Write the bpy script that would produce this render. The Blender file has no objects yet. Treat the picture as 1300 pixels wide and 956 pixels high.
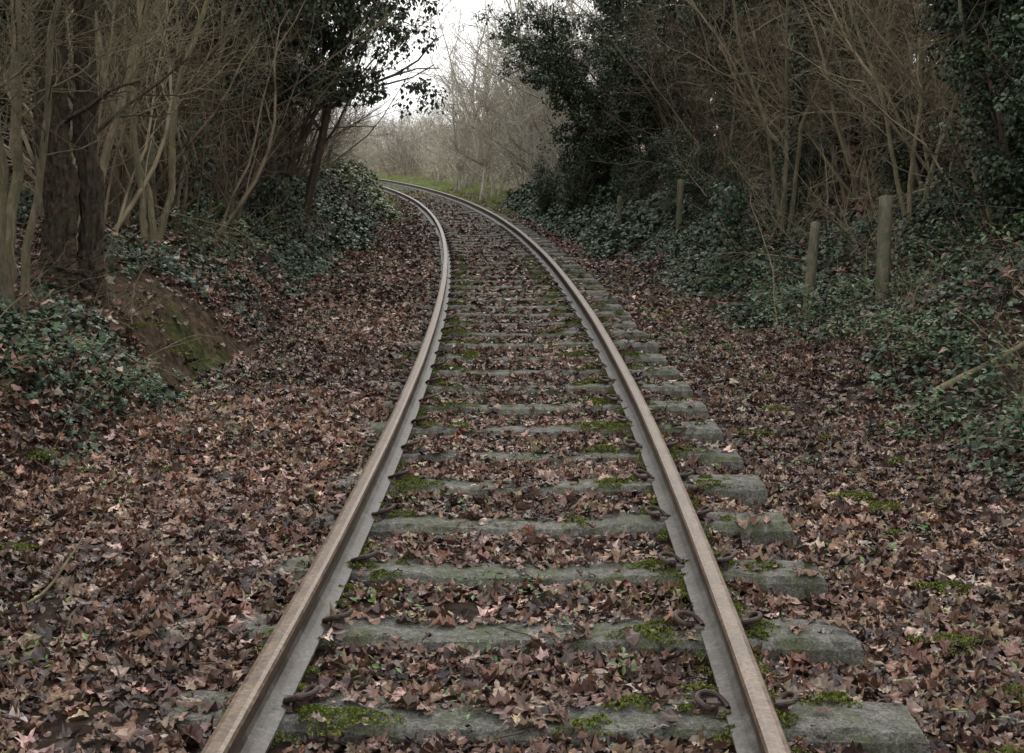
import bpy, math, numpy as np
from mathutils import Vector, Euler, Matrix
rng = np.random.default_rng(7)
scene = bpy.context.scene
COL = scene.collection

# ------------------------------------------------------------------ helpers
def obj(name, me, mats=None, parent=None, loc=(0,0,0), rot=(0,0,0), scale=(1,1,1)):
    o = bpy.data.objects.new(name, me)
    COL.objects.link(o)
    o.location = loc; o.rotation_euler = rot; o.scale = scale
    if parent: o.parent = parent
    return o

def mesh(name, V, F, mats, col=None, smooth=True, matidx=None):
    V = np.ascontiguousarray(V, dtype=np.float32).reshape(-1,3)
    F = np.ascontiguousarray(F, dtype=np.int32)
    nf, k = F.shape
    me = bpy.data.meshes.new(name)
    me.vertices.add(len(V)); me.vertices.foreach_set('co', V.ravel())
    me.loops.add(nf*k); me.loops.foreach_set('vertex_index', F.ravel())
    me.polygons.add(nf); me.polygons.foreach_set('loop_start', np.arange(0, nf*k, k, dtype=np.int32))
    if matidx is not None: me.polygons.foreach_set('material_index', np.asarray(matidx, dtype=np.int32))
    me.update(calc_edges=True)
    me.polygons.foreach_set('use_smooth', np.full(nf, smooth))
    if col is not None:
        c = np.ones((len(V),4), dtype=np.float32); c[:,:3] = col
        a = me.attributes.new('Col','FLOAT_COLOR','POINT'); a.data.foreach_set('color', c.ravel())
    for m in (mats if isinstance(mats,(list,tuple)) else [mats]): me.materials.append(m)
    return me

def hash2(i, j, s=0):
    n = (i.astype(np.int64)*374761393 + j.astype(np.int64)*668265263 + s*144665) & 0x7fffffff
    n = ((n ^ (n >> 13)) * 1274126177) & 0x7fffffff
    return ((n ^ (n >> 16)) & 0xffff) / 65535.0
def vnoise(x, y, s=0):
    x = np.asarray(x, float); y = np.asarray(y, float)
    i = np.floor(x); j = np.floor(y); fx = x-i; fy = y-j
    fx = fx*fx*(3-2*fx); fy = fy*fy*(3-2*fy)
    a = hash2(i,j,s); b = hash2(i+1,j,s); c = hash2(i,j+1,s); d = hash2(i+1,j+1,s)
    return (a*(1-fx)+b*fx)*(1-fy) + (c*(1-fx)+d*fx)*fy
def fbm(x, y, s=0, o=3):
    r = 0; a = .5; t = 0
    for k in range(o):
        r = r + a*vnoise(x*2**k, y*2**k, s+k); t += a; a *= .5
    return r/t
def sst(x, a, b):
    t = np.clip((x-a)/(b-a), 0, 1); return t*t*(3-2*t)

# ------------------------------------------------------------------ place layout (metres; track runs along +Y)
def xc(Y):
    Y = np.asarray(Y, float); t = Y-8.8
    k = np.where(t > 0, .0021+.0006*np.exp(-np.abs(t)/15), .0035)
    return .06 - k*t*t
def slope(Y):
    return (xc(np.asarray(Y)+.05)-xc(np.asarray(Y)-.05))/.1
def toe_left(Y): return 2.30 + .4*sst(Y, 11, 20) - .95*sst(Y, 25, 40) + .5*(vnoise(Y*.6, Y*0+9, 6)-.5)
def height(X, Y):
    X = np.asarray(X, float); Y = np.asarray(Y, float)
    u = X - xc(Y)
    A = 1 - .86*sst(Y, 30, 52); AL = 1 - .7*sst(Y, 42, 62)
    toeR = 2.35 - .45*sst(Y, 24, 38) + .5*(vnoise(Y*.5, Y*0+3, 5)-.5)
    r = np.maximum(u-toeR, 0); l = np.maximum(-u-toe_left(Y), 0)
    HR = 8.5*A+.2
    z = HR*(1-np.exp(-.56*r*r/(r+.28)/HR*(.25+.75*A)))
    dirt = np.exp(-((Y-10.3)/1.3)**2)
    z = z + (.60+.10*dirt)*AL*(1-np.exp(-(l/(.42-.14*dirt))**1.4)) + (4.2*A+.1)*(1-np.exp(-.30*np.maximum(l-.7,0)/4.3))
    z = z + .16*dirt*sst(l, .02, .3)*(1-sst(l, 1.0, 1.4))*(fbm(X*4, Y*4, 71)-.5)
    z = z - .065*sst(u, .85, 1.2)*(1-sst(u, 1.9, 2.5)) + .05*sst(-u, .85, 1.15)
    z = z - .014*(np.abs(u) < .7)
    far = sst(np.abs(u), 2.2, 4.2)
    z = z + (.03+.28*far)*(fbm(X*1.3, Y*1.3, 11)-.5) + .02*(fbm(X*5, Y*5, 21, 2)-.5)*sst(np.abs(u), .7, 1.3)
    return z

S0, SP = 4.717, .725           # first sleeper, spacing

# ------------------------------------------------------------------ materials
def newmat(name):
    m = bpy.data.materials.new(name); m.use_nodes = True
    nt = m.node_tree; return m, nt, nt.nodes, nt.links, nt.nodes['Principled BSDF']
def noise_node(N, L, scale, detail=4, rough=.6, vec=None):
    n = N.new('ShaderNodeTexNoise'); n.inputs['Scale'].default_value = scale
    n.inputs['Detail'].default_value = detail; n.inputs['Roughness'].default_value = rough
    if vec is not None: L.new(vec, n.inputs['Vector'])
    return n
def ramp(N, L, fac, stops):
    r = N.new('ShaderNodeValToRGB'); e = r.color_ramp.elements
    while len(e) < len(stops): e.new(.5)
    for q, (p, c) in zip(e, stops):
        q.position = p; q.color = (*c, 1)
    L.new(fac, r.inputs[0]); return r
def mix(N, L, f, a, b, typ='MIX'):
    m = N.new('ShaderNodeMix'); m.data_type = 'RGBA'; m.blend_type = typ
    for s, v in ((m.inputs['Factor'], f), (m.inputs[6], a), (m.inputs[7], b)):
        if hasattr(v, 'links'): L.new(v, s)
        elif isinstance(v, (int, float)): s.default_value = v
        else: s.default_value = (*v, 1)
    return m.outputs[2]
def bump(N, L, P, h, st, dist):
    b = N.new('ShaderNodeBump'); b.inputs['Strength'].default_value = st; b.inputs['Distance'].default_value = dist
    L.new(h, b.inputs['Height']); L.new(b.outputs[0], P.inputs['Normal'])

def attr_mat(name, rough=.5, spec=.5, nscale=40, var=.5, bumpd=.002):
    m, nt, N, L, P = newmat(name)
    a = N.new('ShaderNodeAttribute'); a.attribute_name = 'Col'
    if nscale:
        tc = N.new('ShaderNodeTexCoord')
        n = noise_node(N, L, nscale, 2, .6, tc.outputs['Object'])
        r = ramp(N, L, n.outputs[0], [(.3, (1-var,)*3), (.7, (1+var*.6,)*3)])
        L.new(mix(N, L, 1.0, a.outputs['Color'], r.outputs[0], 'MULTIPLY'), P.inputs['Base Color'])
    else: L.new(a.outputs['Color'], P.inputs['Base Color'])
    P.inputs['Roughness'].default_value = rough; P.inputs['Specular IOR Level'].default_value = spec
    return m
M_leaf = attr_mat('fallen_leaf', .42, .5, 60, .45)
M_ivy = attr_mat('ivy_leaf', .45, .38, 0)
M_moss = attr_mat('moss', .9, .2, 0)
M_grass = attr_mat('grass', .7, .3, 0)

def ground_mat():
    m, nt, N, L, P = newmat('leaf_litter_soil')
    a = N.new('ShaderNodeAttribute'); a.attribute_name = 'Col'
    tc = N.new('ShaderNodeTexCoord')
    v = N.new('ShaderNodeTexVoronoi'); v.inputs['Scale'].default_value = 26; v.inputs['Randomness'].default_value = 1
    L.new(tc.outputs['Object'], v.inputs['Vector'])
    sep = N.new('ShaderNodeSeparateColor'); L.new(v.outputs['Color'], sep.inputs[0])
    r = ramp(N, L, sep.outputs[0], [(0, (.55, .53, .53)), (.6, (1.0, 1, 1)), (1, (1.5, 1.45, 1.4))])
    n = noise_node(N, L, 7, 9, .8, tc.outputs['Object'])
    r2 = ramp(N, L, n.outputs[0], [(.35, (.35, .35, .35)), (.65, (1.5, 1.45, 1.4))])
    c = mix(N, L, 1.0, a.outputs['Color'], r.outputs[0], 'MULTIPLY')
    c = mix(N, L, 1.0, c, r2.outputs[0], 'MULTIPLY')
    L.new(c, P.inputs['Base Color']); P.inputs['Roughness'].default_value = .9; P.inputs['Specular IOR Level'].default_value = .15
    bump(N, L, P, n.outputs[0], 1.0, .06)
    return m
M_ground = ground_mat()

def bark_mat(name, c1, c2, c3, scale=8, rnd=True, full=True):
    m, nt, N, L, P = newmat(name)
    tc = N.new('ShaderNodeTexCoord')
    n2 = noise_node(N, L, 1.6, 2, .6, tc.outputs['Object'])
    if full:
        mp = N.new('ShaderNodeMapping'); mp.inputs['Scale'].default_value = (1, 1, .25)
        L.new(tc.outputs['Object'], mp.inputs[0])
        n = noise_node(N, L, scale*5, 7, .8, mp.outputs[0])
        n4 = noise_node(N, L, 9, 6, .75, tc.outputs['Object'])
        r = ramp(N, L, n.outputs[0], [(.38, c1), (.60, c2)])
        c = mix(N, L, ramp(N, L, n4.outputs[0], [(.47, (0, 0, 0)), (.62, (1, 1, 1))]).outputs[0], r.outputs[0], c3)
        bump(N, L, P, n.outputs[0], 1.0, .03)
    else:
        c = ramp(N, L, n2.outputs[0], [(.35, c1), (.5, c2), (.68, c3)]).outputs[0]
    if rnd:
        oi = N.new('ShaderNodeObjectInfo')
        rr = ramp(N, L, oi.outputs['Random'], [(0, (.5, .48, .45)), (1, (1.35, 1.32, 1.27))])
        c = mix(N, L, 1.0, c, rr.outputs[0], 'MULTIPLY')
    L.new(c, P.inputs['Base Color']); P.inputs['Roughness'].default_value = .85; P.inputs['Specular IOR Level'].default_value = .25
    return m
M_bark = bark_mat('hazel_bark', (.115, .092, .065), (.29, .24, .17), (.185, .18, .10), full=False)
M_barkhaze = bark_mat('hazed_distant_bark', (.33, .30, .26), (.50, .47, .41), (.40, .40, .31), full=False)  # pale tones paint distance haze into the bark of far trees
M_barkdark = bark_mat('rough_bark', (.03, .023, .018), (.21, .16, .12), (.10, .105, .055), 7)
M_barkpale = bark_mat('ash_bark', (.12, .105, .07), (.30, .255, .18), (.15, .16, .08), 4)
M_post = bark_mat('weathered_post_wood', (.11, .10, .07), (.25, .225, .16), (.11, .14, .06), 5, False)

def concrete():
    m, nt, N, L, P = newmat('mossy_concrete')
    g = N.new('ShaderNodeNewGeometry')
    n = noise_node(N, L, 22, 8, .8, g.outputs['Position'])
    n2 = noise_node(N, L, 6, 8, .8, g.outputs['Position'])
    n3 = noise_node(N, L, 110, 4, .7, g.outputs['Position'])
    c = ramp(N, L, n.outputs[0], [(.36, (.055, .052, .043)), (.5, (.15, .143, .123)), (.66, (.27, .26, .235))]).outputs[0]
    f = ramp(N, L, n2.outputs[0], [(.47, (0, 0, 0)), (.60, (.9, .9, .9))]).outputs[0]
    c = mix(N, L, f, c, (.078, .092, .036))
    sp = ramp(N, L, n3.outputs[0], [(.35, (.45, .45, .45)), (.65, (1.45, 1.45, 1.45))]).outputs[0]
    c = mix(N, L, 1.0, c, sp, 'MULTIPLY')
    L.new(c, P.inputs['Base Color']); P.inputs['Roughness'].default_value = .88
    bump(N, L, P, n3.outputs[0], .9, .01)
    return m
M_conc = concrete()
def rust(name, stops, rough, met, sc=12, sc2=60):
    m, nt, N, L, P = newmat(name)
    g = N.new('ShaderNodeNewGeometry')
    n = noise_node(N, L, sc, 8, .75, g.outputs['Position'])
    n2 = noise_node(N, L, sc2, 4, .7, g.outputs['Position'])
    c = ramp(N, L, n.outputs[0], stops).outputs[0]
    sp = ramp(N, L, n2.outputs[0], [(.35, (.6, .58, .55)), (.65, (1.3, 1.3, 1.3))]).outputs[0]
    c = mix(N, L, 1.0, c, sp, 'MULTIPLY')
    L.new(c, P.inputs['Base Color'])
    rr = ramp(N, L, n.outputs[0], [(.3, (rough-.1,)*3), (.7, (rough+.15,)*3)])
    L.new(rr.outputs[0], P.inputs['Roughness']); P.inputs['Metallic'].default_value = met
    bump(N, L, P, n2.outputs[0], .45, .003)
    return m
M_railtop = rust('worn_rail_head', [(.3, (.085, .055, .036)), (.5, (.15, .105, .072)), (.7, (.22, .168, .124))], .40, .12, 5)
M_railside = rust('rusted_shaded_rail_side', [(.35, (.025, .016, .011)), (.5, (.065, .041, .027)), (.68, (.11, .07, .048))], .7, .0, 14)  # rust brown, kept dark to also paint in the shadow under the head
M_railweb = rust('weathered_skylit_rail_web', [(.38, (.045, .032, .022)), (.49, (.10, .086, .07)), (.60, (.165, .155, .142)), (.68, (.07, .08, .03))], .5, .0, 5)  # weathered, mossy foot and lower web; the pale grey also paints in reflected sky
M_clip = rust('rusted_clip', [(.3, (.022, .015, .012)), (.7, (.08, .046, .032))], .6, .1, 30)
M_wire = rust('fence_wire', [(.3, (.08, .07, .06)), (.7, (.15, .13, .12))], .6, .5, 30)

# ------------------------------------------------------------------ ground sheet
ug = np.unique(np.concatenate([np.arange(-6, 6.01, .08), np.arange(-14, -6, .4), np.arange(6, 14, .4), np.array([-500,-300,-180,-100,-60,-40,-30,-24,-18,18,24,30,40,60,100,180,300,500])]))
yg = np.unique(np.concatenate([np.arange(0, 24, .08), np.arange(24, 60, .35), np.arange(-15, 0, .6), np.arange(60, 120, 2.), np.array([-300,-150,-80,-40,-25,135,160,200,260,350,500,800])]))
UU, YY = np.meshgrid(ug, yg)
XCc = xc(np.clip(YY, -40, 130))
XX = UU + XCc
ZZ = height(UU + xc(YY), YY)
ny, nx = UU.shape
idx = np.arange(ny*nx).reshape(ny, nx)
Fq = np.stack([idx[:-1,:-1], idx[:-1,1:], idx[1:,1:], idx[1:,:-1]], -1).reshape(-1, 4)
base = np.array([.062, .043, .032])*np.ones((ny, nx, 3))
def blend(c, f, col): return c*(1-f[...,None]) + np.array(col)*f[...,None]
nz = fbm(XX*.9, YY*.9, 31); nz2 = fbm(XX*3, YY*3, 33)
aU = np.abs(UU)
base = blend(base, sst(aU, 2.6, 3.4)*.8, (.050, .040, .028))
base = blend(base, sst(aU, 4.0, 5.2)*.9, (.13, .09, .065))
dirt = np.exp(-((YY-10.1)/1.3)**2)*(1-sst(np.abs(-UU-2.85), .4, .75))
base = blend(base, np.clip(dirt*1.5, 0, 1), (.10, .070, .045))
base = blend(base, np.clip(dirt*1.5,0,1)*sst(nz2, .46, .58)*(ZZ < .5), (.065, .075, .022))
base = blend(base, sst(YY, 24, 40)*(aU < .7), (.10, .085, .068))
base = blend(base, sst(YY, 38, 50)*sst(aU, .9, 1.2)*sst(nz, .3, .5), (.17, .20, .075))
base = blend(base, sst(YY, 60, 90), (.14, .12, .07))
gme = mesh('ground', np.stack([XX, YY, ZZ], -1), Fq, M_ground, col=base.reshape(-1, 3))
ground = obj('ground', gme)

# ------------------------------------------------------------------ tubes / branches
def tubes(P, R, k=3, seed=0):
    B, n, _ = P.shape
    T = np.gradient(P, axis=1); T /= np.linalg.norm(T, axis=2, keepdims=True)+1e-9
    ref = np.tile(np.array([.31, .87, .38]), (B, 1)); mt = np.abs((T.mean(1)*ref).sum(1)) > .85
    ref[mt] = [.9, -.3, .2]
    a = np.cross(T, ref[:,None,:]); a /= np.linalg.norm(a, axis=2, keepdims=True)+1e-9
    b = np.cross(T, a)
    th = np.arange(k)*2*np.pi/k
    V = P[:,:,None,:] + R[:,:,None,None]*(np.cos(th)[None,None,:,None]*a[:,:,None,:] + np.sin(th)[None,None,:,None]*b[:,:,None,:])
    id0 = np.arange(B*n*k).reshape(B, n, k)
    nk = np.roll(id0, -1, axis=2)
    F = np.stack([id0[:,:-1], nk[:,:-1], nk[:,1:], id0[:,1:]], -1).reshape(-1, 4)
    return V.reshape(-1, 3), F
def join(parts):
    Vs, Fs, o = [], [], 0
    for V, F in parts:
        Vs.append(V); Fs.append(F+o); o += len(V)
    return np.concatenate(Vs), np.concatenate(Fs)
def grow(S, D, Ln, R0, n, wander, trop, r, tip=.25):
    B = len(S); P = np.zeros((B, n, 3)); P[:,0] = S; d = D/np.linalg.norm(D, axis=1, keepdims=True)
    st = (Ln/(n-1))[:,None]
    for i in range(1, n):
        d = d + wander*r.normal(size=(B, 3)) + np.array([0, 0, 1])*trop
        d /= np.linalg.norm(d, axis=1, keepdims=True)
        P[:,i] = P[:,i-1] + d*st
    t = np.linspace(0, 1, n)[None]
    R = R0[:,None]*(1-(1-tip)*t)
    return P, R
def spawn(P, R, Ln, cnt, t0, t1, ang, lf, rf, r, minr=.0015):
    B, n, _ = P.shape
    bi = np.repeat(np.arange(B), cnt); t = r.uniform(t0, t1, len(bi))
    f = t*(n-1); i = np.minimum(f.astype(int), n-2); w = (f-i)[:,None]
    S = P[bi,i]*(1-w)+P[bi,i+1]*w
    T = P[bi,i+1]-P[bi,i]; T /= np.linalg.norm(T, axis=1, keepdims=True)
    q = r.normal(size=(len(bi), 3)); q -= (q*T).sum(1, keepdims=True)*T; q /= np.linalg.norm(q, axis=1, keepdims=True)
    a = np.radians(r.uniform(ang[0], ang[1], len(bi)))[:,None]
    D = T*np.cos(a)+q*np.sin(a)
    L2 = Ln[bi]*r.uniform(lf[0], lf[1], len(bi))*(1.15-.6*t)
    R2 = np.maximum(R[bi,i]*rf, minr)
    return S, D, L2, R2

def shrub(seed, stems=11, H=4.6, r0=.028, lean=.38, lv=(9, 6, 3), minr=.0022, spread=.25, wander=.12):
    r = np.random.default_rng(seed)
    S = np.zeros((stems, 3)); S[:,:2] = r.normal(size=(stems, 2))*spread*.6; S[:,2] = -.15
    D = np.zeros((stems, 3)); D[:,:2] = np.clip(r.normal(size=(stems, 2)), -1.6, 1.6)*lean; D[:,2] = 1
    Ln = H*r.uniform(.6, 1.1, stems); R0 = r0*r.uniform(.5, 1.25, stems)
    P0, Q0 = grow(S, D, Ln, R0, 11, wander, .02, r, .2)
    parts = [tubes(P0, Q0, 5)]
    a = spawn(P0, Q0, Ln, lv[0], .15, 1, (25, 65), (.2, .45), .5, r, minr*1.6)
    P1, Q1 = grow(*a, 6, .2, .03, r, .35); parts.append(tubes(P1, Q1, 3))
    b = spawn(P1, Q1, a[2], lv[1], .15, 1, (25, 65), (.3, .6), .55, r, minr)
    P2, Q2 = grow(*b, 4, .2, .03, r, .5); parts.append(tubes(P2, Q2, 3))
    P3 = Q3 = None
    if lv[2]:
        c = spawn(P2, Q2, b[2], lv[2], .2, 1, (25, 60), (.35, .7), .7, r, minr*.75)
        P3, Q3 = grow(*c, 3, .14, .03, r, .6); parts.append(tubes(P3, Q3, 3))
    return parts, (P0, Q0, P1, Q1, P2, P3)

# ------------------------------------------------------------------ leaf scatter
def tmpl_oak(st, curl, bend, seed):
    r = np.random.default_rng(seed)
    w = {9: [.015, .13, .09, .25, .15, .31, .19, .22, .01], 5: [.02, .2, .3, .25, .02]}[st]
    w = np.array(w)
    y = np.linspace(-.5, .5, st)
    V = []
    for j, s in enumerate((-1, 0, 1)):
        ww = w*(1+.15*r.normal(size=st))
        x = s*ww; z = curl*(np.abs(x)**1.3)*1.8 + bend*y*y + .05*r.normal(size=st)*abs(s) + .05*np.sin(y*9+seed)
        V.append(np.stack([x, y + .04*abs(s), z], -1))
    V = np.concatenate(V)
    F = []
    for c in (0, 1):
        for i in range(st-1):
            F.append([c*st+i, (c+1)*st+i, (c+1)*st+i+1, c*st+i+1])
    return V, np.array(F)
OAK9 = [tmpl_oak(9, c, b, s) for s, (c, b) in enumerate([(.4, -.5), (-.5, .5), (.8, .3), (-.3, -.6), (1.0, -.3), (.1, .2), (.05, -.1)])]
OAK5 = [tmpl_oak(5, c, b, s) for s, (c, b) in enumerate([(.5, -.5), (-.6, .5), (.9, .3), (-.3, -.7)])]
def tmpl_ivy(seed, cup=.2):
    r = np.random.default_rng(seed)
    ang = np.radians([-90, -50, -15, 15, 50, 90, 130, 165, 195, 230])
    rad = np.array([.22, .48, .34, .52, .38, .62, .38, .52, .34, .48])*(1+.08*r.normal(size=10))
    V = np.stack([rad*np.cos(ang), rad*np.sin(ang), -cup*rad+.05*r.normal(size=10)], -1)
    V = np.vstack([[0, -.05, .02], V])
    F = np.array([[0, 1, 2, 3], [0, 3, 4, 5], [0, 5, 6, 7], [0, 7, 8, 9], [0, 9, 10, 1]])
    return V, F
IVY = [tmpl_ivy(s, c) for s, c in enumerate((.15, .35, -.15))]
def tmpl_lite(seed):
    V = np.array([[0, -.5, 0], [.42, 0, .1], [0, .55, -.1], [-.42, 0, .1]]); F = np.array([[0, 1, 2, 3]])
    return V, F
LITE = [tmpl_lite(0)]
def tmpl_oval(seed):
    V = np.array([[0, -.5, 0], [.2, -.15, .05], [.2, .15, .05], [0, .5, -.05], [-.2, .15, .05], [-.2, -.15, .05], [0, 0, -.02]])
    F = np.array([[0, 1, 2, 6], [6, 2, 3, 4], [0, 6, 4, 5]])
    return V, F
OVAL = [tmpl_oval(0)]
BLADE = [(np.array([[-.03, 0, 0], [.03, 0, 0], [.015, .15, .6], [-.015, .15, .6], ]), np.array([[0, 1, 2, 3]]))]

def rotm(yaw, tilt, roll):
    cy, sy = np.cos(yaw), np.sin(yaw); ct, s_t = np.cos(tilt), np.sin(tilt); cr, sr = np.cos(roll), np.sin(roll)
    o = np.zeros_like(cy); e = np.ones_like(cy)
    Rz = np.array([[cy, -sy, o], [sy, cy, o], [o, o, e]]).transpose(2, 0, 1)
    Rx = np.array([[e, o, o], [o, ct, -s_t], [o, s_t, ct]]).transpose(2, 0, 1)
    Ry = np.array([[cr, o, sr], [o, e, o], [-sr, o, cr]]).transpose(2, 0, 1)
    return Rz @ Rx @ Ry
def scatter(T, pos, yaw, tilt, roll, size, col, r):
    N = len(pos); ch = r.integers(0, len(T), N); M = rotm(yaw, tilt, roll)
    Vs, Fs, Cs, o = [], [], [], 0
    for t, (V, F) in enumerate(T):
        s = np.where(ch == t)[0]
        if not len(s): continue
        W = np.einsum('nij,vj->nvi', M[s], V)*size[s][:,None,None] + pos[s][:,None,:]
        FF = F[None]+ (np.arange(len(s))*len(V))[:,None,None]+o
        Vs.append(W.reshape(-1, 3)); Fs.append(FF.reshape(-1, 4)); Cs.append(np.repeat(col[s], len(V), axis=0)); o += len(s)*len(V)
    return np.concatenate(Vs), np.concatenate(Fs), np.concatenate(Cs)
def joinc(parts):
    V, F = join([(p[0], p[1]) for p in parts]); return V, F, np.concatenate([p[2] for p in parts])
def pal(cols, wts, n, r, jit=.2):
    cols = np.array(cols); w = np.array(wts, float); w /= w.sum()
    c = cols[r.choice(len(cols), n, p=w)]
    return c*(1+jit*r.normal(size=(n, 1)))*(1+.06*r.normal(size=(n, 3)))
LEAFP = [(.142, .078, .053), (.085, .049, .037), (.205, .122, .084), (.33, .225, .165), (.045, .030, .024), (.165, .082, .050), (.44, .335, .265), (.20, .14, .085)]
LEAFW = [6, 5, 4.5, 2.2, 4.0, 2.2, .8, 1.0]

def litter(y0, y1, u0, u1, dens, T, size, keepfn=None, lift=.03, tiltsd=.34):
    n = int((y1-y0)*(u1-u0)*dens)
    Y = rng.uniform(y0, y1, n); u = rng.uniform(u0, u1, n)
    keep = np.ones(n, bool)
    m = fbm(u*1.6+7, Y*1.6, 77)
    keep &= rng.random(n) < .42+1.7*(m-.22)
    ds = np.abs((Y-S0+SP/2) % SP - SP/2)
    dsg = ((Y-S0+SP/2) % SP - SP/2)
    on = (ds < .125) & (np.abs(u) < 1.27)
    out = u > .80
    lft = u < -.85
    keep &= ~(on & out & (rng.random(n) > .12))
    mid = on & (np.abs(u) <= .80)
    cov = .04+.60*sst(fbm(u*2.4, Y*1.4, 55), .50, .68)
    cov = np.where((dsg > .035) | (dsg < -.118), np.maximum(cov, .74), cov)
    cov = np.where(np.abs(u) > .5, cov*.6, cov)
    keep &= ~(mid & (rng.random(n) > cov))
    rail = np.abs(np.abs(u)-.75) < .085
    keep &= ~(rail)
    # exposed soil scar on the left bank
    scar = (np.abs(Y-10.2+.8*(vnoise(u*3, Y*2, 4)-.5)) < 1.0) & (u < -toe_left(Y)+.1) & (u > -3.5)
    keep &= ~(scar & (rng.random(n) > .16))
    Y, u, on, lft = Y[keep], u[keep], on[keep], lft[keep]
    X = u+xc(Y); n = len(Y)
    z = height(X, Y) + rng.random(n)**1.3*lift + .008
    z = np.where(on & ~lft, np.where(np.abs(u) < .4, .032, .055)+rng.random(n)*.015, z)
    yaw = rng.uniform(0, 6.28, n); tl = rng.normal(0, tiltsd, n)*np.where(on, .4, 1); ro = rng.normal(0, tiltsd, n)*np.where(on, .4, 1)
    sz = size*rng.uniform(.55, 1.3, n)
    dk = (.45+1.1*fbm(X*.8, Y*.8, 91))[:,None]
    col = pal(LEAFP, LEAFW, n, rng)*dk*1.0
    return scatter(T, np.stack([X, Y, z], -1), yaw, tl, ro, sz, np.clip(col, .008, 1), rng)
parts = [litter(2.2, 7.5, -3.0, 3.2, 850, OAK9, .082),
         litter(2.2, 9, -3.0, 3.0, 700, OAK5, .034, lift=.02, tiltsd=.6),
         litter(7.5, 14, -3.0, 3.0, 540, OAK9, .086),
         litter(14, 26, -2.9, 2.8, 260, OAK5, .10),
         litter(26, 56, -2.4, 2.2, 80, OAK5, .13)]
V, F, C = joinc(parts)
obj('fallen_leaves', mesh('fallen_leaves', V, F, M_leaf, C, smooth=False))
parts = [litter(5, 16, 2.7, 9, 150, OAK5, .085, lift=.16), litter(4.5, 16, -5, -2.6, 130, OAK5, .08, lift=.2), litter(6, 34, -9, -3.0, 60, OAK5, .10, lift=.12), litter(16, 34, 2.8, 11, 60, OAK5, .12, lift=.12)]
V, F, C = joinc(parts)
obj('leaf_litter_on_banks', mesh('leaf_litter_on_banks', V, F, M_leaf, C*np.array([1.05, 1.05, 1.05]), smooth=False))

# ------------------------------------------------------------------ ivy ground cover
IVYP = [(.034, .056, .030), (.050, .078, .039), (.075, .108, .057), (.115, .145, .09), (.020, .033, .019), (.09, .078, .048)]
IVYW = [5, 5, 3, 1.5, 2.6, .6]
def ivycover(y0, y1, ua, ub, dens, size, thr=.42, gate=None, pc=IVYP, w=IVYW, lift=.22):
    n = int((y1-y0)*abs(ub-ua)*dens)
    Y = rng.uniform(y0, y1, n); u = rng.uniform(min(ua, ub), max(ua, ub), n)
    X = u+xc(Y)
    m = .7*fbm(X*1.4, Y*1.1, 40)+.3*fbm(X*5, Y*5, 44)
    inner = np.minimum(np.abs(u-ua), 1.0)
    k = (m > thr+.16*(1-inner/1.0)) 
    if gate is not None: k &= gate(u, Y)
    X, Y, u, m = X[k], Y[k], u[k], m[k]; n = len(X)
    hum = lift*np.clip(m-thr, 0, .3)/.3*sst(np.abs(u-ua), 0, .7)
    z = height(X, Y)+.02+hum*rng.random(n)**.6*1.3
    s = np.sign(ua)
    tl = rng.normal(0, .5, n); ro = -s*.45+rng.normal(0, .5, n)
    M = rng.normal(0, .9, n)
    cc = pal(pc, w, n, rng)*(.55+.9*fbm(X*2.2, Y*2.2, 48))[:,None]
    return scatter(IVY, np.stack([X, Y, z], -1), M, tl, ro, size*rng.uniform(.55, 1.3, n), np.clip(cc, .006, 1), rng)
nodirt = lambda u, Y: ~((np.abs(Y-10.2) < .55+.9*vnoise(Y*3, u*3, 3)) & (u > -2.95-.4*vnoise(Y*4, u*0, 8)) )
parts = [ivycover(4.6, 12, -2.2, -4.6, 1000, .050, .44, nodirt),
         ivycover(12, 22, -2.25, -5.0, 620, .060, .39),
         ivycover(22, 32, -1.9, -5.0, 300, .09, .35, lift=.4),
         ivycover(32, 52, -1.45, -4.5, 240, .11, .30, pc=[(.07, .10, .04), (.12, .15, .055), (.18, .19, .08)], w=[2, 2, 1], lift=.6),
         ivycover(5.5, 13, 2.45, 5.0, 720, .050, .42),
         ivycover(13, 22, 2.1, 5.5, 650, .060, .38, lift=.3),
         ivycover(22, 42, 1.7, 4.8, 300, .10, .32, lift=.45)]
V, F, C = joinc(parts)
obj('ivy_ground_cover', mesh('ivy_ground_cover', V, F, M_ivy, C, smooth=False))

# small green seedlings in the litter
n = 300
cy = rng.uniform(3, 20, n); cu = np.where(rng.random(n) < .5, rng.normal(0, .5, n), rng.normal(1.7, .35, n)); cu = np.where(rng.random(n) < .3, rng.normal(-2.0, .35, n), cu)
k = 14
Y = np.repeat(cy, k)+rng.normal(0, .07, n*k); u = np.repeat(cu, k)+rng.normal(0, .07, n*k)
ok = np.abs(np.abs(u)-.75) > .09; Y = Y[ok]; u = u[ok]; X = u+xc(Y); nn = len(X)
z = height(X, Y)+.035+rng.random(nn)*.03
V, F, C = scatter(OVAL, np.stack([X, Y, z], -1), rng.uniform(0, 6.28, nn), rng.normal(0, .4, nn), rng.normal(0, .4, nn), rng.uniform(.018, .042, nn), pal([(.08, .15, .04), (.05, .10, .03), (.12, .18, .05)], [1, 1, 1], nn, rng), rng)
obj('seedlings', mesh('seedlings', V, F, M_ivy, C, smooth=False))

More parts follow.
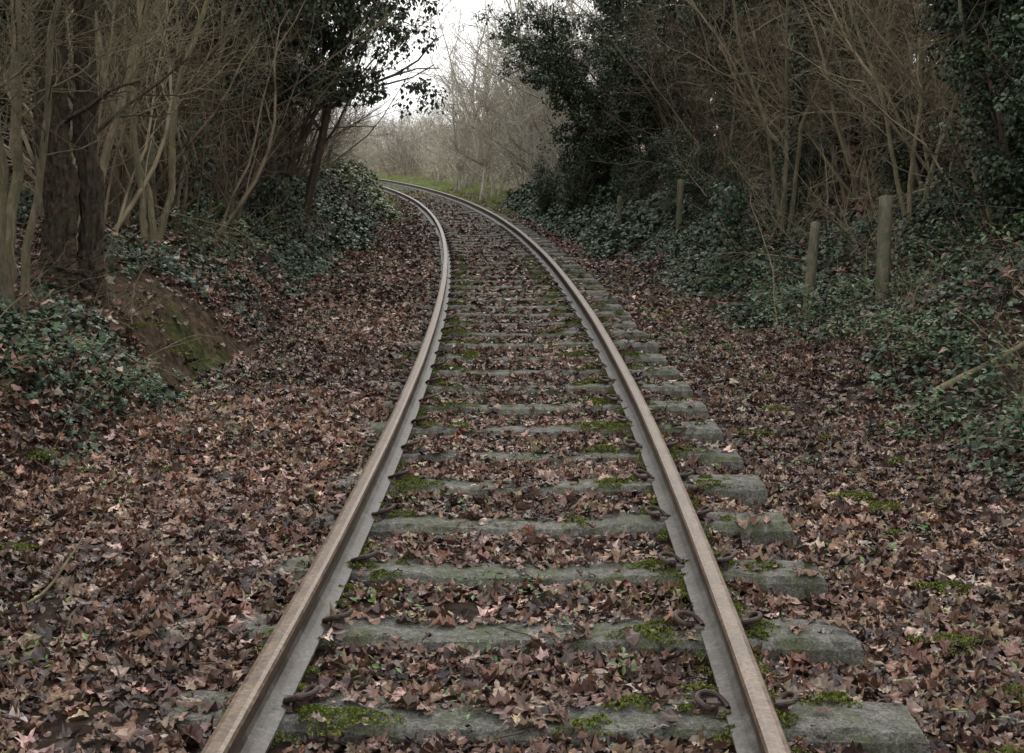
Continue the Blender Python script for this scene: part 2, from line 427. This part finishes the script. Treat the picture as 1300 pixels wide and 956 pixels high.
# ------------------------------------------------------------------ railway track
track = bpy.data.objects.new('railway_track', None); COL.objects.link(track)
half = [(.070, 0), (.070, .011), (.030, .022), (.010, .034), (.009, .062), (.009, .100), (.014, .110), (.034, .119), (.035, .146), (.029, .155), (.016, .158)]
prof = np.array([(a, b) for a, b in half] + [(-a, b) for a, b in half[::-1]])
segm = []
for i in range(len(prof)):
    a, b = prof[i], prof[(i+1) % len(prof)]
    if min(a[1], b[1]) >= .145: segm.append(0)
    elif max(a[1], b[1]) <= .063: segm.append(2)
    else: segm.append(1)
def rail(off, name):
    ys = np.concatenate([np.arange(-6, 30, .25), np.arange(30, 110, .6)])
    sl = slope(ys); nl = np.sqrt(1+sl*sl); cx = xc(ys)
    px = cx+off/nl; py = ys-off*sl/nl
    V = np.zeros((len(ys), len(prof), 3))
    wob = .004*(vnoise(ys*.8, ys*0, int(10+off*3))-.5)
    V[:,:,0] = px[:,None]+prof[None,:,0]/nl[:,None]+wob[:,None]
    V[:,:,1] = py[:,None]-prof[None,:,0]*(sl/nl)[:,None]
    V[:,:,2] = .048+prof[None,:,1]+.006*(vnoise(ys*.35, ys*0+2, 3)-.5)[:,None]
    k = len(prof); ii = np.arange(len(ys)*k).reshape(len(ys), k); nk = np.roll(ii, -1, 1)
    F = np.stack([ii[:-1], nk[:-1], nk[1:], ii[1:]], -1)
    mi = np.tile(np.array(segm), (len(ys)-1, 1)).ravel()
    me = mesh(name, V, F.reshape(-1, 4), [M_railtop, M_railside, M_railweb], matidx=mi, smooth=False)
    obj(name, me, parent=track)
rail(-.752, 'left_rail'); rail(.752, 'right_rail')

def sleeper(seed):
    r = np.random.default_rng(seed)
    xs = np.linspace(-1.26, 1.26, 90)
    pr = np.array([(-.135, -.20), (-.130, -.03), (-.112, -.004), (-.095, 0), (-.03, 0), (.03, 0), (.095, 0), (.112, -.004), (.130, -.03), (.135, -.20)])
    V = np.zeros((len(xs), len(pr), 3))
    top = .046-.022*(1-sst(np.abs(xs), .28, .50))
    wd = 1-.12*(1-sst(np.abs(xs), .3, .55))
    V[:,:,0] = xs[:,None]; V[:,:,1] = pr[None,:,0]*wd[:,None]; V[:,:,2] = pr[None,:,1]+top[:,None]
    V[:,:,1:] += r.normal(0, .0018, (len(xs), len(pr), 2))
    for _ in range(12):
        c = r.uniform(-1.26, 1.26); w_ = r.uniform(.02, .06); e = r.choice([2, 7]); g = np.exp(-((xs-c)/w_)**2)
        V[:,e,2] -= .012*g; V[:,e,1] -= np.sign(pr[e,0])*.007*g
    V[0,:,0] -= .012*(pr[:,1] < -.01); V[-1,:,0] += .012*(pr[:,1] < -.01)
    for e in (0, -1): V[e,:,2] -= .008*(pr[:,1] > -.01)
    k = len(pr); ii = np.arange(len(xs)*k).reshape(len(xs), k)
    F = np.stack([ii[:-1,:-1], ii[:-1,1:], ii[1:,1:], ii[1:,:-1]], -1).reshape(-1, 4)
    caps = []
    for e in (0, len(xs)-1):
        for j in range(k//2-1): caps.append([ii[e,j], ii[e,j+1], ii[e,k-2-j], ii[e,k-1-j]])
    F = np.vstack([F, np.array(caps)])
    return mesh('concrete_sleeper', V.reshape(-1, 3), F, M_conc, smooth=False)
SLP = [sleeper(s) for s in range(6)]
cp = np.array([(.05,-.07,.03),(.05,0,.03),(.052,.045,.032),(.065,.08,.04),(.10,.09,.055),(.135,.06,.065),(.14,.01,.068),(.12,-.035,.068),(.08,-.06,.064),(.035,-.06,.055),(.0,-.04,.038),(-.02,-.01,.024),(-.025,.015,.022)])*np.array([.60, .64, .75])
tt = np.linspace(0, len(cp)-1, 50); cps = np.stack([np.interp(tt, np.arange(len(cp)), cp[:,i]) for i in range(3)], 1)
for _ in range(3): cps[1:-1] = (cps[:-2]+cps[1:-1]*2+cps[2:])/4
cV, cF = tubes(cps[None], np.full((1, 50), .0095), 8)
def box(cx, cy, cz, sx, sy, sz):
    v = np.array([(x, y, z) for z in (-1, 1) for y in (-1, 1) for x in (-1, 1)], float)
    v[4:, :2] *= .7
    v = v*np.array([sx, sy, sz])/2+np.array([cx, cy, cz])
    f = np.array([[0, 2, 3, 1], [4, 5, 7, 6], [0, 1, 5, 4], [2, 6, 7, 3], [0, 4, 6, 2], [1, 3, 7, 5]])
    return v, f
cV, cF = join([(cV, cF), box(.035, -.005, .015, .05, .07, .045), box(.0, 0, .012, .05, .12, .012)])
def clipmesh(sx, sy):
    V = cV*np.array([sx, sy, 1]); F = cF if sx*sy > 0 else cF[:, ::-1]
    return mesh('rail_clip', V, F, M_clip, smooth=False)
CL = {(1, 1): clipmesh(1, 1), (-1, -1): clipmesh(-1, -1)}
ks = range(-10, 130)
for kk in ks:
    Y = S0+kk*SP
    sl = float(slope(Y)); ang = -math.atan(sl) ; cx = float(xc(Y))
    jit = float(rng.normal(0, .008))
    obj('sleeper_%d' % (kk+11), SLP[int(rng.integers(6))], parent=track, loc=(cx+float(rng.normal(0, .012)), Y, float(rng.normal(0, .004))), rot=(0, float(rng.normal(0, .003)), ang+jit))
    if Y < 30:
        for ro in (-.752, .752):
            for sd in (-1, 1):
                if ro < 0 and sd < 0 and rng.random() < .6: continue
                a = ro+sd*.072
                obj('clip_%d_%d_%d' % (kk+11, ro > 0, sd > 0), CL[(sd, sd)], parent=track,
                    loc=(cx+a*math.cos(ang), Y+a*math.sin(ang), .046), rot=(0, 0, ang+float(rng.normal(0, .1))))

# moss on sleepers / by clips
def clump(cx, cy, cz, R, hgt, n):
    a = rng.uniform(0, 6.28, n); q = np.sqrt(rng.random(n))*R*(1+.4*np.sin(a*3+rng.uniform(0, 6)))
    x = cx+q*np.cos(a); y = cy+q*np.sin(a)*.7; z = cz+hgt*np.clip(1-(q/R)**2, 0, 1)*(.7+.6*vnoise(x*60, y*60, 2))
    return np.stack([x, y, z], -1)
pts = []
for kk in range(-2, 24):
    Y = S0+kk*SP; cx = float(xc(Y))
    for u0, pr_, sc in ((.89, .9, 1.1), (.60, .95, 1.3), (.50, .8, 1.2), (-.58, .85, 1.3), (-.48, .5, 1.1), (1.05, .35, .8), (1.18, .3, .7), (.3, .2, .8), (-.2, .2, .8), (-.4, .25, .8), (-.9, .3, .7)):
        if rng.random() < pr_:
            R = rng.uniform(.04, .11)*sc
            for j in range(2):
                pts.append(clump(cx+u0+rng.normal(0, .05), Y+rng.normal(0, .05), .047 if abs(u0) > .45 else .026, R/(1+j), .022, int(60000*R*R/(1+j))))
for _ in range(420):
    Y = rng.uniform(3.0, 17); u0 = rng.choice([-.675, .675, .675, .83, .83, -.84, 1.75, 2.0, -2.4], p=[.2, .24, .2, .15, .08, .04, .035, .03, .025]); X = float(xc(Y))+u0+rng.normal(0, .012 if abs(u0) < 1 else .25)
    R = rng.uniform(.02, .055) if abs(u0) < 1 else rng.uniform(.05, .13)
    pts.append(clump(X, Y, float(height(X, Y))+(.048 if abs(u0) < 1 else .03), R, .02, int(50000*R*R)))
pts = np.concatenate(pts)
ns = 5000   # moss on the soil scar
sy_ = rng.normal(10.1, .7, ns); su = rng.uniform(-2.95, -2.35, ns); sx = su+xc(sy_); kk_ = fbm(sx*4, sy_*4, 12) > .52
pts = np.concatenate([pts, np.stack([sx, sy_, height(sx, sy_)+.005], -1)[kk_]])
n = len(pts)
V, F, C = scatter(OVAL, pts, rng.uniform(0, 6.28, n), rng.normal(.5, .6, n), rng.normal(0, .6, n), rng.uniform(.008, .018, n), pal([(.12, .145, .024), (.065, .085, .018), (.18, .20, .045)], [3, 3, 1.4], n, rng), rng)
obj('moss', mesh('moss', V, F, M_moss, C, smooth=False))

# ------------------------------------------------------------------ woody plants
def placer(name, meshes, pts, copy=False, lean=0):
    for i, (x, y, s) in enumerate(pts):
        z = float(height(x, y))
        me = meshes[int(rng.integers(len(meshes)))]
        if copy: me = me.copy()
        o = obj(name, me, loc=(x, y, z-.05), rot=(float(rng.normal(0, .05)), lean+float(rng.normal(0, .05)), 0), scale=(s, s, s*float(rng.uniform(.9, 1.15))))
        R = Euler(o.rotation_euler).to_matrix() @ Matrix.Rotation(float(rng.uniform(0, 6.28)), 3, 'Z')
        o.rotation_euler = R.to_euler()

HZ = []
for s in range(6):
    p, _ = shrub(100+s, stems=int(rng.integers(8, 13)), H=rng.uniform(4.2, 5.4), r0=.03, lv=(9, 6, 2), lean=.30)
    V, F = join(p); HZ.append(mesh('hazel_shrub', V, F, M_bark))
HB = []
for s in range(4):
    p, _ = shrub(150+s, stems=12, H=rng.uniform(4.6, 5.6), r0=.034, lv=(9, 7, 0), lean=.36, minr=.004)
    V, F = join(p); HB.append(mesh('hazel_shrub', V, F, M_bark))
TW = []
for s in range(4):
    p, _ = shrub(200+s, stems=14, H=2.4, r0=.011, lv=(7, 4, 0), lean=.6, minr=.002, spread=.5)
    V, F = join(p); TW.append(mesh('twiggy_undergrowth', V, F, M_bark))
TR = []
for s in range(3):
    p, _ = shrub(300+s, stems=2, H=9.5, r0=.12, lv=(20, 9, 4), lean=.14, minr=.005, spread=.4)
    V, F = join(p); TR.append(mesh('bare_tree', V, F, M_bark))
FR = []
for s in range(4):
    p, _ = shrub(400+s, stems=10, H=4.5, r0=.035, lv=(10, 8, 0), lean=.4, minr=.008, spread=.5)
    V, F = join(p); FR.append(mesh('distant_shrub', V, F, M_barkhaze))
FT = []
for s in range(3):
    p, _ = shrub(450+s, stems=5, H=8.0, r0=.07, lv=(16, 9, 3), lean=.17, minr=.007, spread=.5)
    V, F = join(p); FT.append(mesh('distant_bare_tree', V, F, M_barkhaze))

def ivy_tree(seed, H=8.5, n_cl=520, leaf=.085, lean=.14, rr=.55, z0=.3, T=IVY, k=50, stems=3):
    r = np.random.default_rng(seed)
    p, (P0, Q0, P1, Q1, P2, P3) = shrub(seed, stems=stems, H=H, r0=.11, lv=(12, 4, 0), lean=lean, minr=.005, spread=.35)
    V, F = join(p)
    allp = np.concatenate([P0.reshape(-1, 3)]*4+[P1[:,:4].reshape(-1, 3)])
    allp = allp[allp[:,2] > z0]
    c = allp[r.integers(0, len(allp), n_cl)] + np.clip(r.normal(size=(n_cl, 3)), -1.8, 1.8)*rr*.5
    c[:,2] = np.maximum(c[:,2], z0)
    rad = r.uniform(.12, .34, n_cl)
    d = r.normal(size=(n_cl, k, 3)); d /= np.linalg.norm(d, axis=2, keepdims=True)
    pos = (c[:,None,:]+d*(rad[:,None,None]*r.random((n_cl, k, 1))**.35)*np.array([1, 1, .8])).reshape(-1, 3)
    n = len(pos); dd = d.reshape(-1, 3)
    yaw = np.arctan2(dd[:,0], -dd[:,1])+r.normal(0, .6, n)
    tl = np.clip(1.0-dd[:,2]*.8, 0, 1.6)+r.normal(0, .45, n)
    cl = np.repeat(r.uniform(.55, 1.35, n_cl), k)[:,None]
    col = pal([(.028, .044, .020), (.040, .062, .028), (.06, .088, .042), (.09, .115, .065)], [4, 4, 2, .8], n, r)*cl
    W, G, C = scatter(T, pos, yaw, tl, r.normal(0, .35, n), leaf*r.uniform(.5, 1.25, n), np.clip(col, .005, 1), r)
    nf = len(F)
    VV = np.concatenate([V, W]); FF = np.concatenate([F, G+len(V)])
    CC = np.concatenate([np.full((len(V), 3), .05), C])
    mi = np.concatenate([np.zeros(nf), np.ones(len(G))])
    return mesh('ivy_clad_tree', VV, FF, [M_barkdark, M_ivy], CC, smooth=False, matidx=mi)
IT = [ivy_tree(500, n_cl=560, lean=.10, T=LITE), ivy_tree(501, n_cl=560, lean=.10, T=LITE)]
IS = [ivy_tree(530, n_cl=800, lean=.06, H=7.2, rr=1.15, T=LITE, z0=2.1, leaf=.08, stems=5)]
IR = [ivy_tree(520, n_cl=620, lean=.12, leaf=.062, T=IVY, H=6, k=60)]
IB = [ivy_tree(510, H=3.0, n_cl=220, lean=.5, leaf=.065, rr=.5, z0=.1), ivy_tree(511, H=3.4, n_cl=220, lean=.5, leaf=.065, rr=.5, z0=.1)]

def row(y0, y1, st, ua, ub, s0, s1):
    out = []
    y = y0
    while y < y1:
        yy = y+rng.uniform(-.4, .4)*st; u = rng.uniform(ua, ub)
        out.append((float(xc(yy))+u, yy, rng.uniform(s0, s1))); y += st
    return out
placer('hazel_shrub', HZ, row(12, 33, 1.8, -4.6, -3.6, .8, 1.0), True, .12)
placer('hazel_shrub', HZ, row(10, 36, 2.2, -7.3, -5.2, .9, 1.2), True, .05)
placer('hazel_shrub', HZ, row(13.5, 30, 1.7, 4.0, 5.0, .8, 1.05), True, -.06)
placer('hazel_shrub', HZ, row(12, 36, 2.0, 5.4, 7.5, .85, 1.15), True, -.04)
placer('hazel_shrub', HB, row(12, 36, 3.2, -11, -8, 1.0, 1.3)+row(12, 40, 3.0, 8, 11.5, .9, 1.2), True)
placer('twiggy_undergrowth', TW, row(13.5, 28, 1.7, 3.4, 4.3, .5, .9)+row(12, 28, 2.2, -4.6, -3.5, .5, .8)+row(13, 28, 2, 4.5, 8, .7, 1.1)+row(5.5, 11, 1.0, -3.7, -2.9, .22, .4)+row(7, 11.5, 1.2, 3.0, 3.8, .22, .4), True)
placer('bare_tree', TR, row(13, 36, 6, -9, -6.5, .85, 1.05)+row(15, 40, 6, 6.5, 9.5, .85, 1.05), True)
placer('ivy_clad_tree', IT, [(-4.9, 25.5, .85), (-5.9, 27, .9), (-6.6, 18.5, .85), (-6.4, 14.5, .75), (-5.3, 17.0, .75), (-5.2, 20.5, .8), (1.75, 31.5, .85), (3.0, 35.5, .9), (3.4, 28.5, .8), (4.2, 25.0, .7), (4.9, 36, 1.0), (-8.5, 22, 1.1), (-7.6, 32, 1.0), (-10.5, 27, 1.2), (9.0, 27, 1.1), (11, 24, 1.1), (7.4, 34, 1.1), (-11, 36, 1.1), (12.5, 31, 1.2), (7.6, 20.5, .85), (6.2, 24.5, .8), (9.6, 20.5, 1.0), (8.2, 17.2, .8), (5.6, 29, .8), (5.4, 19.5, .65), (6.4, 16.0, .7)], True)
placer('ivy_clad_tree', IS, [(-3.85, 22.0, .95)], True, .04)
placer('ivy_clad_tree', IS, [(-4.7, 18.8, .85)], True, .0)
placer('ivy_clad_tree', IR, [(5.15, 12.6, .85), (6.3, 14.8, .9), (4.65, 10.8, .6)], True)
placer('ivy_bush', IB, [(-4.3, 17.5, .45), (-4.9, 20, .5), (-4.6, 26, .6), (1.7, 31.0, .5), (.85, 34, .45), (2.5, 27.5, .45), (-5.8, 23, .7), (3.4, 24.5, .5), (1.2, 37.5, .45), (3.9, 19, .5), (4.75, 12.0, .75), (-4.9, 34, .5), (-5.6, 38, .5), (3.4, 21.5, .45), (4.6, 16.0, .5)], True)
# distance
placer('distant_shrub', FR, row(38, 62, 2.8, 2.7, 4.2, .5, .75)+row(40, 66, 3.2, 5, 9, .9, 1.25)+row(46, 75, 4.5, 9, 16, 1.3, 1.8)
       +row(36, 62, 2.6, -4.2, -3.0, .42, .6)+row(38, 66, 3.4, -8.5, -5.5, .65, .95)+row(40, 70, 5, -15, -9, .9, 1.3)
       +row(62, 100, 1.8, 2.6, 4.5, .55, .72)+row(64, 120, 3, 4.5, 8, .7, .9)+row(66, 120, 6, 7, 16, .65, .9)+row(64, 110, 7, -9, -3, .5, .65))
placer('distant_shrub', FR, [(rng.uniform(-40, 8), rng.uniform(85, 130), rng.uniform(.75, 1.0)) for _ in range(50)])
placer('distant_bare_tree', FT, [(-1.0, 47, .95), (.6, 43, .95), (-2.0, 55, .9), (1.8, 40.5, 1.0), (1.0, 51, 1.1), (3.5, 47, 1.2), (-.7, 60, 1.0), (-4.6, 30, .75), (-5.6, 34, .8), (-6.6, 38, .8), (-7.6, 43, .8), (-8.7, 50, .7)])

# ------------------------------------------------------------------ trunks
def big_trunk(name, stems, mat, seed, k=20, furrow=.22, m=44):
    r = np.random.default_rng(seed); parts = []
    for (pts, rad) in stems:
        pts = np.array(pts, float); t = np.linspace(0, len(pts)-1, m)
        P = np.stack([np.interp(t, np.arange(len(pts)), pts[:,i]) for i in range(3)], 1)
        for _ in range(int(4*m/44)): P[1:-1] = (P[:-2]+2*P[1:-1]+P[2:])/4
        P[1:-1,:2] += (fbm(np.linspace(0, 7, m), np.full(m, seed*1.7+pts[0,0]), seed)[1:-1,None]-.5)*.08
        R = np.interp(t, np.arange(len(pts)), rad)
        V, F = tubes(P[None], R[None], k)
        th = np.tile(np.arange(k), m)*28/k; zz = np.repeat(np.linspace(0, m/44, m), k)
        c = np.repeat(P, k, axis=0)
        rr = 1+furrow*((vnoise(th*1.6, zz*14, seed+9)-.5)*.9 + (vnoise(th*.5, zz*5, seed)-.5)+(r.random(len(th))-.5)*.25)
        V = c+(V-c)*rr[:,None]
        parts.append((V, F))
        a = spawn(P[None], R[None], np.array([2.6]), 14, .35, 1, (35, 75), (.3, .7), .25, r, .005)
        P1, Q1 = grow(*a, 8, .18, .02, r, .3); parts.append(tubes(P1, Q1, 4))
        b = spawn(P1, Q1, a[2], 6, .15, 1, (25, 60), (.3, .6), .55, r, .0028)
        P2, Q2 = grow(*b, 5, .2, .02, r, .5); parts.append(tubes(P2, Q2, 3))
        c_ = spawn(P2, Q2, b[2], 3, .15, 1, (25, 60), (.3, .7), .55, r, .002)
        P3, Q3 = grow(*c_, 4, .16, .02, r, .5); parts.append(tubes(P3, Q3, 3))
    V, F = join(parts)
    obj(name, mesh(name, V, F, mat, smooth=False))
zb = lambda x, y: float(height(x, y))
x, y = -3.22, 9.6; z = zb(x, y)-.15
big_trunk('rough_barked_tree', [([(x, y, z), (x-.02, y, z+.4), (x-.06, y+.05, z+1.4), (x-.0, y+.1, z+2.6), (x-.12, y+.1, z+5), (x-.1, y, z+8)], [.17, .115, .105, .095, .08, .05]),
                                ([(x+.17, y+.1, z), (x+.16, y+.12, z+.4), (x+.15, y+.15, z+1.4), (x+.24, y+.1, z+2.4), (x+.32, y+.1, z+4.5), (x+.4, y, z+7)], [.12, .085, .075, .068, .055, .04])], M_barkdark, 5, 44, .5, 200)
def sapling(x, y, tops, rad, seed, name='sapling', mat=M_barkpale):
    z = zb(x, y)-.1; r = np.random.default_rng(seed+50)
    st = []
    for i, (dx, h) in enumerate(tops):
        w = lambda a: float(r.normal(0, a))
        st.append(([(x+.05*i, y, z), (x+dx*.15+.03*i+w(.05), y+.05*i, z+.8), (x+dx*.35+w(.09), y+w(.1), z+1.6), (x+dx*.65+w(.12), y+.05, z+2.6), (x+dx+w(.1), y+.1, z+h)], [rad*1.35, rad, rad*.9, rad*.7, rad*.3]))
    big_trunk(name, st, mat, seed, 8, .1)
sapling(-3.55, 9.2, [(-.25, 5), (.5, 4.6), (.1, 5.2)], .038, 11)
sapling(-3.25, 8.6, [(.15, 4.6), (-.4, 4.5), (.95, 4.4)], .024, 12)
sapling(-3.5, 10.8, [(.1, 5.6), (.9, 5.0)], .034, 13)
sapling(-3.35, 12.2, [(.0, 5.6), (1.2, 5.2), (-.5, 5)], .030, 14)
sapling(-3.9, 13.2, [(.2, 5.6), (1.0, 5.2), (-.3, 5)], .045, 24)
sapling(4.2, 14.2, [(.3, 5.6), (-.9, 5.2), (.8, 5)], .024, 15)
sapling(4.4, 12.4, [(.3, 5.6), (-.7, 5.2), (.9, 5)], .022, 16)
sapling(-4.6, 14.5, [(.0, 6.6), (.8, 6.2)], .07, 17, 'rough_barked_tree', M_barkdark)
sapling(4.9, 16.5, [(.0, 6.6), (-.8, 6.2)], .06, 18, 'rough_barked_tree', M_barkdark)
sapling(3.5, 17.5, [(.2, 5.6), (-.9, 5.2), (.8, 5)], .03, 19)

def ivy_column(name, x, y, h, R, n, seed):
    r = np.random.default_rng(seed); z = zb(x, y)
    V0, F0 = tubes(np.array([[(x, y, z-.1), (x+.02, y, z+h*.5), (x, y, z+h*.97)]]), np.array([[R*.5, R*.45, R*.4]]), 8)
    a = r.uniform(0, 6.28, n); t = r.random(n)
    q = R*(.75+.5*vnoise(a*1.5, t*5, seed))*np.where(t > .85, 1.15, 1)*(.75+.35*r.random(n))
    pos = np.stack([x+q*np.cos(a), y+q*np.sin(a), z+t*h*1.02], -1)
    W, G, C = scatter(IVY, pos, a+np.pi/2+r.normal(0, .4, n), 1.1+r.normal(0, .35, n), r.normal(0, .3, n), .06*r.uniform(.6, 1.3, n), np.clip(pal(IVYP, IVYW, n, r), .006, 1), r)
    obj(name, mesh(name, np.concatenate([V0, W]), np.concatenate([F0, G+len(V0)]), [M_barkdark, M_ivy], np.concatenate([np.full((len(V0), 3), .05), C]), False, np.concatenate([np.zeros(len(F0)), np.ones(len(G))])))
ivy_column('ivy_covered_stump', -3.85, 16.2, 1.25, .24, 1800, 1)
ivy_column('ivy_covered_stump', 2.62, 16.4, 1.3, .19, 1500, 2)
ivy_column('ivy_covered_stump', -3.5, 20.5, .9, .3, 1500, 3)
ivy_column('ivy_covered_trunk', 3.72, 17.8, 3.4, .14, 1500, 4)
ivy_column('ivy_covered_trunk', -4.35, 18.3, 4.5, .2, 2600, 5)

# ------------------------------------------------------------------ post and wire fences
def post(x, y, h, r_, tilt, seed):
    z = zb(x, y)
    r = np.random.default_rng(seed)
    m = 12; t = np.linspace(0, 1, m)
    P = np.stack([x+tilt*t*h, y+0*t, z-.2+t*(h+.2)], 1)
    R = np.full(m, r_)*(1+.05*r.normal(size=m)); R[-1] = r_*.1; P[-1,2] = P[-2,2]+.012; R[-2] = r_*.95
    return tubes(P[None], R[None], 10)
def fence(posts, name):
    e = bpy.data.objects.new(name, None); COL.objects.link(e)
    tops = []
    for i, (x, y, h, r_, tl) in enumerate(posts):
        V, F = post(x, y, h, r_, tl, i); obj('post_%d' % (i+1), mesh('fence_post', V, F, M_post), parent=e)
        tops.append((x, y, zb(x, y), h, tl))
    for q in (.35, .62, .9):
        P = []
        for (a, b) in zip(tops[:-1], tops[1:]):
            for t in np.linspace(0, 1, 7)[:-1]:
                P.append([(a[0]+a[4]*a[3]*q)*(1-t)+(b[0]+b[4]*b[3]*q)*t, a[1]*(1-t)+b[1]*t, (a[2]+a[3]*q)*(1-t)+(b[2]+b[3]*q)*t-.1*t*(1-t)])
        P = np.array(P); V, F = tubes(P[None], np.full((1, len(P)), .0022), 4)
        obj('wire_%d' % int(q*100), mesh('fence_wire', V, F, M_wire), parent=e)
fence([(3.75, 8.0, 1.0, .055, .05), (3.25, 11.7, 1.15, .058, .0), (2.78, 12.6, 1.1, .048, .07), (2.6, 21, 1.1, .05, .03), (2.0, 25, 1, .05, 0)], 'post_and_wire_fence')
fence([(-3.9, 7.0, 1.0, .05, .02), (-4.0, 11.5, 1.0, .05, 0), (-4.05, 15.0, 1.25, .06, .03), (-4.2, 19.5, 1, .05, .0), (-4.5, 24, 1, .05, 0)], 'post_and_wire_fence')

# ------------------------------------------------------------------ brambles
def bramble(seed):
    r = np.random.default_rng(seed); st = 22
    S = np.zeros((st, 3)); S[:,:2] = r.normal(size=(st, 2))*.25
    D = np.zeros((st, 3)); D[:,:2] = r.normal(size=(st, 2))*.6; D[:,2] = 1
    L_ = r.uniform(.6, 1.3, st)
    P, Q = grow(S, D, L_, np.full(st, .004), 10, .1, -.2, r, .5); P[:,:,2] = np.maximum(P[:,:,2], .03)
    V, F = tubes(P, Q, 4)
    s, d, l, _ = spawn(P, Q, L_, 9, .2, 1, (40, 90), (.05, .12), .5, r)
    c = np.repeat(s+d*l[:,None], 4, axis=0)+r.normal(0, .035, (len(s)*4, 3)); n = len(c)
    W, G, C = scatter(OVAL, c, r.uniform(0, 6.28, n), r.normal(0, .45, n), r.normal(0, .45, n), r.uniform(.045, .085, n)*1.1, np.clip(pal([(.06, .105, .045), (.10, .145, .065), (.04, .07, .03), (.15, .14, .07)], [3, 2, 2, .8], n, r), .01, 1), r)
    return mesh('bramble', np.concatenate([V, W]), np.concatenate([F, G+len(V)]), [M_barkpale, M_ivy], np.concatenate([np.full((len(V), 3), .05), C]), False, np.concatenate([np.zeros(len(F)), np.ones(len(G))]))
BR = [bramble(s) for s in (1, 2, 3)]
placer('bramble', BR, row(6.8, 20, .75, 2.7, 3.6, .45, .75)+row(7, 14, 1.0, 3.6, 4.6, .6, .9)+row(5, 9.5, .9, -3.2, -2.5, .35, .6)+row(14, 30, 2.2, -4, -3, .5, .8), True)

# dead pale stems lying over / arching from the banks
n = 190; Y = rng.uniform(5, 20, n); sd = np.where(rng.random(n) < .5, -1, 1); u = sd*rng.uniform(2.4, 3.8, n); X = u+xc(Y)
D = np.stack([-sd*rng.uniform(-.6, 1, n), rng.normal(0, .7, n), rng.uniform(.1, 1.1, n)], 1)
P, Q = grow(np.stack([X, Y, height(X, Y)], 1), D, rng.uniform(.3, 1.1, n), rng.uniform(.002, .005, n), 9, .13, -.10, rng, .4)
P[:,:,2] = np.maximum(P[:,:,2], height(P[:,:,0], P[:,:,1])+.03)
V, F = tubes(P, Q, 4); obj('dead_stems', mesh('dead_stems', V, F, M_barkpale))

# fallen branches & sticks
P, Q = grow(np.array([[2.75, 8.6, zb(2.75, 8.6)+.16], [2.45, 12.2, .12], [-2.3, 7.0, .08], [-1.9, 4.9, .06], [-1.55, 6.2, .06]]), np.array([[1, .15, .62], [.2, .1, 1], [-1, .5, .1], [.7, .6, .02], [1, .5, 0]]), np.array([1.7, 1.4, .8, .55, .6]), np.array([.026, .010, .012, .008, .007]), 9, .14, .0, np.random.default_rng(2))
V, F = tubes(P, Q, 7); obj('fallen_branches', mesh('fallen_branches', V, F, M_barkpale))
n = 420; Y = rng.uniform(3, 16, n); u = rng.uniform(-2.9, 2.7, n); k = np.abs(np.abs(u)-.75) > .25; Y = Y[k]; u = u[k]; n = len(Y); X = xc(Y)+u
a = rng.uniform(0, 6.28, n)
P, Q = grow(np.stack([X, Y, height(X, Y)+.045], 1), np.stack([np.cos(a), np.sin(a), rng.normal(0, .04, n)], 1), rng.uniform(.06, .34, n), rng.uniform(.0015, .004, n), 5, .12, 0, rng, .6)
V, F = tubes(P, Q, 4); obj('twigs_on_ground', mesh('twigs_on_ground', V, F, M_barkpale))

# grass verge in the distance
n = 70000
Y = rng.uniform(30, 85, n); u = np.where(rng.random(n) < .35, rng.uniform(-3.6, -1.2, n), rng.uniform(1.0, 3.0, n))
u = np.where((rng.random(n) < .12) & (Y > 45), rng.uniform(-.6, .6, n), u)
X = u+xc(Y); k = (fbm(X*.8, Y*.6, 61) > .66-.42*sst(Y, 36, 48)); X = X[k]; Y = Y[k]; n = len(X)
V, F, C = scatter(BLADE, np.stack([X, Y, height(X, Y)], -1), rng.uniform(0, 6.28, n), rng.normal(0, .5, n), rng.normal(0, .5, n), rng.uniform(.09, .2, n), pal([(.30, .36, .13), (.23, .30, .10), (.38, .37, .19)], [3, 3, 1.5], n, rng), rng)
obj('grass_verge', mesh('grass_verge', V, F, M_grass, C, smooth=False))

# ------------------------------------------------------------------ world, light, camera
w = bpy.data.worlds.new('World'); scene.world = w; w.use_nodes = True
N = w.node_tree.nodes; L = w.node_tree.links
bg = N['Background']; sky = N.new('ShaderNodeTexSky'); sky.sky_type = 'NISHITA'; sky.sun_disc = False
sky.sun_elevation = math.radians(42); sky.sun_rotation = math.radians(10); sky.air_density = 1.5; sky.dust_density = 4
hs = N.new('ShaderNodeHueSaturation'); hs.inputs['Saturation'].default_value = .2; L.new(sky.outputs[0], hs.inputs['Color'])
mx = N.new('ShaderNodeMix'); mx.data_type = 'RGBA'; mx.inputs['Factor'].default_value = .75
L.new(hs.outputs[0], mx.inputs[6]); mx.inputs[7].default_value = (12.2, 12.25, 12.35, 1)
L.new(mx.outputs[2], bg.inputs[0]); bg.inputs[1].default_value = .14
sun = bpy.data.lights.new('sun', 'SUN'); sun.energy = .75; sun.angle = math.radians(25); sun.color = (1, .97, .93)
so = bpy.data.objects.new('sun', sun); COL.objects.link(so)
so.rotation_euler = (math.radians(-48), 0, math.radians(-10))

cam = bpy.data.cameras.new('camera'); co = bpy.data.objects.new('camera', cam); COL.objects.link(co)
cam.lens = 47.08; cam.sensor_width = 36; cam.shift_y = -.0346; cam.clip_start = .1; cam.clip_end = 2000
co.location = (0, 0, 1.79); co.rotation_euler = (math.radians(90-8.23), 0, 0)
scene.camera = co
scene.view_settings.view_transform = 'Standard'; scene.view_settings.look = 'None'; scene.view_settings.exposure = 0
